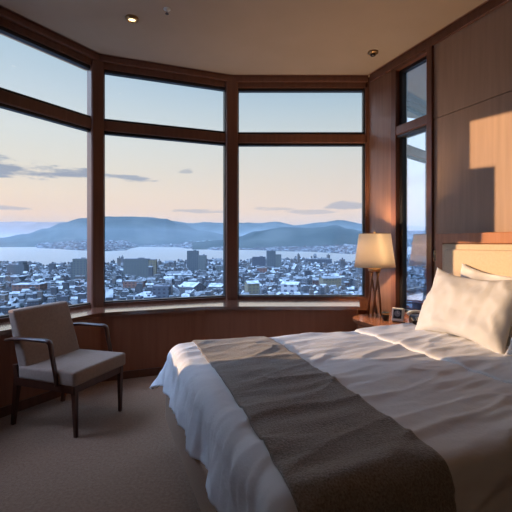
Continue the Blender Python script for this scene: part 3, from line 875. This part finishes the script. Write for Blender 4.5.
# trees between the houses and the far shore town
M_tree = noise_col(mat('winter_trees', (.03,.04,.04), .95, spec=.05), (.02,.03,.032), (.05,.06,.062), .5)
ico = bmesh.new(); bmesh.ops.create_icosphere(ico, subdivisions=1, radius=1)
iv = [v.co.copy() for v in ico.verts]; iff = [[v.index for v in f.verts] for f in ico.faces]; ico.free()
GRID = {}
for (_r,hx,hy,_p) in spots: GRID.setdefault((int(hx//20),int(hy//20)),[]).append((hx,hy))
verts = []; faces = []
for _ in range(13000):
    rr = 480+1580*rnd.random()**1.3; a = rnd.uniform(-1.0,.47)
    X, Y = rr*sin(a), rr*cos(a); px = 256+F*X/Y
    if Y > dist_at(lerp(NEAR, px))*.98 or noise.noise(Vector((X/120,Y/120,9))) < -.05: continue
    if any(abs(X-ox) < ow*.75+8 and -(od*.6+25) < Y-oy < od*.6+8 for (ox,oy,_r,ow,od) in OCC): continue
    s = rnd.uniform(2.0,3.6); b = len(verts)
    if any((X-hx)**2+(Y-hy)**2 < (9.5+s)**2 for gx in (-1,0,1) for gy in (-1,0,1) for hx, hy in GRID.get((int(X//20)+gx,int(Y//20)+gy),())): continue
    for v in iv: 
        q = 1+.35*noise.noise(v*2+Vector((X,Y,0)))
        verts.append((X+v.x*s*q, Y+v.y*s*q, GZ+s*.9+v.z*s*1.15*q))
    faces += [[b+i for i in f] for f in iff]
merged('city_trees', verts, faces, [0]*len(faces), [M_tree], 'dark bare trees scattered between the snowy roofs of the city', 'trees')
verts = []; faces = []; mis = []
cube = [(0,1,3,2),(4,6,7,5),(0,4,5,1),(2,3,7,6),(0,2,6,4),(1,5,7,3)]
for _ in range(9500):
    a = rnd.uniform(-.60,.45); px = px_of(a); r0 = dist_at(lerp(FAR, px))/max(cos(a),.5)
    if r0 > 17000: continue
    rr = r0*1.02+ (rnd.random()**1.4)*min(r0*1.1, 6500)
    X, Y = rr*sin(a), rr*cos(a)
    k = rr/4200; w = rnd.uniform(10,30)*k; d = rnd.uniform(14,30)*k; h = rnd.uniform(4,9)*k*(2 if rnd.random() < .05 else 1)
    z = shore_z(rr-r0)-1
    b = len(verts)
    verts += [(X+sx*w/2, Y+sy*d/2, z+hz) for sx in (-1,1) for sy in (-1,1) for hz in (-6,h)]
    faces += [[b+i for i in f] for f in cube]; wi = rnd.choice((0,1,5,5,3,6,6,4)); ri = 6+rnd.choice((0,1,1,2))
    mis += [wi,wi,wi,wi,wi,ri]
merged('far_town', verts, faces, mis, allm, 'hazy town of tiny buildings along the far shore of the bay', 'houses')

# ------------------------------------------------------------------ haze over the bay
bm = bmesh.new(); box(bm, -36000, 24000, 350, 38000, GZ-20, 400)
mh = bpy.data.materials.new('evening_haze'); mh.use_nodes = True; N = mh.node_tree.nodes; L = mh.node_tree.links; N.clear()
o = N.new('ShaderNodeOutputMaterial'); vs = N.new('ShaderNodeVolumeScatter')
vs.inputs['Color'].default_value = (.58,.70,.80,1); vs.inputs['Density'].default_value = 2.3e-5; vs.inputs['Anisotropy'].default_value = 0
L.new(vs.outputs[0], o.inputs['Volume'])
hz = link_mesh('evening_haze', bm, mh); hz['kind'] = 'structure'
mh.cycles.homogeneous_volume = True if hasattr(mh.cycles,'homogeneous_volume') else None

# ------------------------------------------------------------------ sky
w = bpy.data.worlds.new('sky'); S.world = w; w.use_nodes = True
N = w.node_tree.nodes; L = w.node_tree.links; N.clear()
out = N.new('ShaderNodeOutputWorld'); bg = N.new('ShaderNodeBackground'); L.new(bg.outputs[0], out.inputs[0])
tc = N.new('ShaderNodeTexCoord'); sp = N.new('ShaderNodeSeparateXYZ'); L.new(tc.outputs['Generated'], sp.inputs[0])
def mth(op, a, b=None, c=None):
    n = N.new('ShaderNodeMath'); n.operation = op
    for i, q in enumerate((a,b,c)):
        if q is None: continue
        if isinstance(q,(int,float)): n.inputs[i].default_value = q
        else: L.new(q, n.inputs[i])
    return n.outputs[0]
el = mth('MULTIPLY', mth('ARCSINE', sp.outputs[2]), 180/pi)
az = mth('MULTIPLY', mth('ARCTAN2', sp.outputs[0], sp.outputs[1]), 180/pi)
def ramp(stops, fac):
    r = N.new('ShaderNodeValToRGB'); e = r.color_ramp.elements
    while len(e) < len(stops): e.new(.5)
    for k, (p, c) in enumerate(stops):
        e[k].position = p/60.0; e[k].color = (*lin(c),1)
    L.new(fac, r.inputs[0]); return r.outputs[0]
elf = mth('DIVIDE', mth('MAXIMUM', el, 0), 60)
left = ramp([(0,(190,178,172)),(2,(205,188,176)),(3.6,(234,206,178)),(6.5,(237,218,194)),(10,(226,221,208)),(14,(217,222,219)),(19,(196,212,222)),(25,(170,198,218)),(34,(134,166,198)),(55,(118,150,190))], elf)
right = ramp([(0,(196,190,190)),(2,(206,196,192)),(4.5,(230,208,186)),(8,(224,211,196)),(13,(208,211,207)),(18,(182,200,209)),(22,(154,184,206)),(26,(140,175,204)),(34,(124,158,194)),(55,(116,148,190))], elf)
mxw = N.new('ShaderNodeMix'); mxw.data_type = 'RGBA'
mr = N.new('ShaderNodeMapRange'); mr.inputs['From Min'].default_value = -30; mr.inputs['From Max'].default_value = 14
L.new(az, mr.inputs['Value']); L.new(mr.outputs[0], mxw.inputs[0]); L.new(left, mxw.inputs[6]); L.new(right, mxw.inputs[7])
mb = N.new('ShaderNodeMapRange'); mb.interpolation_type = 'SMOOTHSTEP'; mb.inputs['From Min'].default_value = -42; mb.inputs['From Max'].default_value = -80
mb.inputs['To Min'].default_value = 0; mb.inputs['To Max'].default_value = .85; L.new(az, mb.inputs['Value'])
mxb = N.new('ShaderNodeMix'); mxb.data_type = 'RGBA'; mxb.inputs[7].default_value = (*lin((158,186,232)),1)
L.new(mb.outputs[0], mxb.inputs[0]); L.new(mxw.outputs[2], mxb.inputs[6]); sky = mxb.outputs[2]
cv = N.new('ShaderNodeCombineXYZ'); L.new(mth('MULTIPLY', az, .19), cv.inputs[0]); L.new(mth('MULTIPLY', el, .9), cv.inputs[1])
cn = N.new('ShaderNodeTexNoise'); cn.inputs['Scale'].default_value = 1.0; cn.inputs['Detail'].default_value = 7; cn.inputs['Roughness'].default_value = .6
L.new(cv.outputs[0], cn.inputs[0])
def bank(az0, aw, el0, ew, strength):
    """a cloud bank: soft ellipse in azimuth/elevation, broken up by noise"""
    dx = mth('DIVIDE', mth('SUBTRACT', az, az0), aw); dy = mth('DIVIDE', mth('SUBTRACT', el, el0), ew)
    d2 = mth('ADD', mth('MULTIPLY', dx, dx), mth('MULTIPLY', dy, dy))
    body = mth('SUBTRACT', 1, d2)
    v = mth('ADD', body, mth('MULTIPLY', mth('SUBTRACT', cn.outputs[0], .5), 4.2))
    n = N.new('ShaderNodeMapRange'); n.inputs['From Min'].default_value = .15; n.inputs['From Max'].default_value = .95; n.interpolation_type = 'SMOOTHSTEP'
    L.new(v, n.inputs['Value']); return mth('MULTIPLY', n.outputs[0], strength)
def ang(px, py): a = math.degrees(math.atan((px-256)/F)); return a, math.degrees(math.atan((243-py)/hypot(F, px-256)))
masks = []
for px, py, aw, ew, st in ((22,170,10,1.25,.85),(62,173,4,.9,.8),(-60,160,9,1.6,.8),(130,178,5,.55,.75),(187,171,1.6,.4,.5),(5,208,3.5,.35,.5),(205,211,6,.35,.45),(345,206,3.5,.8,.55),(310,212,6,.4,.4),(270,209,4,.35,.35)):
    A, E = ang(px, py); masks.append(bank(A, aw, E, ew, st))
m = masks[0]
for q in masks[1:]: m = mth('MAXIMUM', m, q)
mc = N.new('ShaderNodeMix'); mc.data_type = 'RGBA'; mc.inputs[7].default_value = (*lin((138,150,170)),1)
L.new(m, mc.inputs[0]); L.new(sky, mc.inputs[6]); L.new(mc.outputs[2], bg.inputs[0])
# brighter towards the sunset side and higher up
mz = N.new('ShaderNodeMapRange'); mz.interpolation_type = 'SMOOTHSTEP'; mz.inputs['From Min'].default_value = -38; mz.inputs['From Max'].default_value = -85
mz.inputs['To Min'].default_value = 0; mz.inputs['To Max'].default_value = 4.2; L.new(az, mz.inputs['Value'])
mu = N.new('ShaderNodeMapRange'); mu.interpolation_type = 'SMOOTHSTEP'; mu.inputs['From Min'].default_value = 27; mu.inputs['From Max'].default_value = 48
mu.inputs['To Min'].default_value = 0; mu.inputs['To Max'].default_value = 5.2; L.new(el, mu.inputs['Value'])
mv = N.new('ShaderNodeMapRange'); mv.interpolation_type = 'SMOOTHSTEP'; mv.inputs['From Min'].default_value = 12; mv.inputs['From Max'].default_value = 38
mv.inputs['To Min'].default_value = .55; mv.inputs['To Max'].default_value = 2.6; L.new(el, mv.inputs['Value'])
L.new(mth('ADD', mth('ADD', .92, mth('MULTIPLY', mz.outputs[0], mv.outputs[0])), mu.outputs[0]), bg.inputs[1])

# low evening sun from the left: it only reaches the top floor of the hotel
wc = (P3+(P4-P3).normalized()*.6)
d = Vector((1,.10,-.163)).normalized()
tgt = Vector((wc.x, wc.y, 1.95)); DS = 120
sl = bpy.data.lights.new('low_sun','SPOT'); sl.energy = .95e6; sl.color = (1,.66,.38); sl.spot_size = radians(2.6); sl.spot_blend = .05; sl.shadow_soft_size = .45
so = bpy.data.objects.new('low_sun', sl); COL.objects.link(so); so.location = tgt-d*DS
so.rotation_euler = d.to_track_quat('-Z','Y').to_euler()

# the ceiling's warm downlights: the one in the picture and two added behind the camera as warm fill
for (dx, dy) in (ceil_pt(132,18), (-.6,-.6), (1.9,-.5)):
    dl = bpy.data.lights.new('downlight_beam','SPOT'); dl.energy = 6; dl.color = (1,.68,.42); dl.spot_size = radians(120); dl.spot_blend = .8; dl.shadow_soft_size = .04
    ob = bpy.data.objects.new('downlight_beam', dl); COL.objects.link(ob); ob.location = (dx,dy,CEIL-.05)
    if dy < 1:
        t = empty('downlight', (dx,dy,CEIL)); tag(t, 'added brass fill light in the ceiling ' + ('behind the camera' if dx < 1 else 'behind the camera near the right wall'), 'ceiling light')
        bm = bmesh.new(); lathe(bm, [(.052,0),(.052,-.018),(.045,-.024),(.032,-.022),(.032,-.004)], 32, cap=False); link_mesh('trim_ring', bm, M_brass, t)
        bm = bmesh.new(); lathe(bm, [(.033,-.004),(.030,-.012),(.012,-.016)], 24); link_mesh('bulb_lens', bm, M_lampglow, t)
for a, b, z0, z1 in ((P0,P1,G0,G1),(P1,P2,G0,G1),(P2,P3,G0,G1)):   # sampling portals in the window openings
    al = bpy.data.lights.new('window_portal','AREA'); al.shape = 'RECTANGLE'; al.size = (b-a).length-.1; al.size_y = z1-z0
    ob = bpy.data.objects.new('window_portal', al); COL.objects.link(ob)
    e = (b-a).normalized(); n = Vector((-e.y, e.x, 0)); c = (a+b)/2
    ob.location = (c.x-n.x*.03, c.y-n.y*.03, (z0+z1)/2); ob.rotation_euler = Vector(n).to_track_quat('-Z','Y').to_euler()
    al.cycles.is_portal = True

S.view_settings.view_transform = 'Standard'; S.view_settings.look = 'None'; S.view_settings.gamma = 1; S.view_settings.exposure = .17
S.cycles.use_denoising = True
S.cycles.max_bounces = 10; S.cycles.diffuse_bounces = 5; S.cycles.transparent_max_bounces = 12; S.cycles.volume_bounces = 1
S.cycles.sample_clamp_indirect = 4
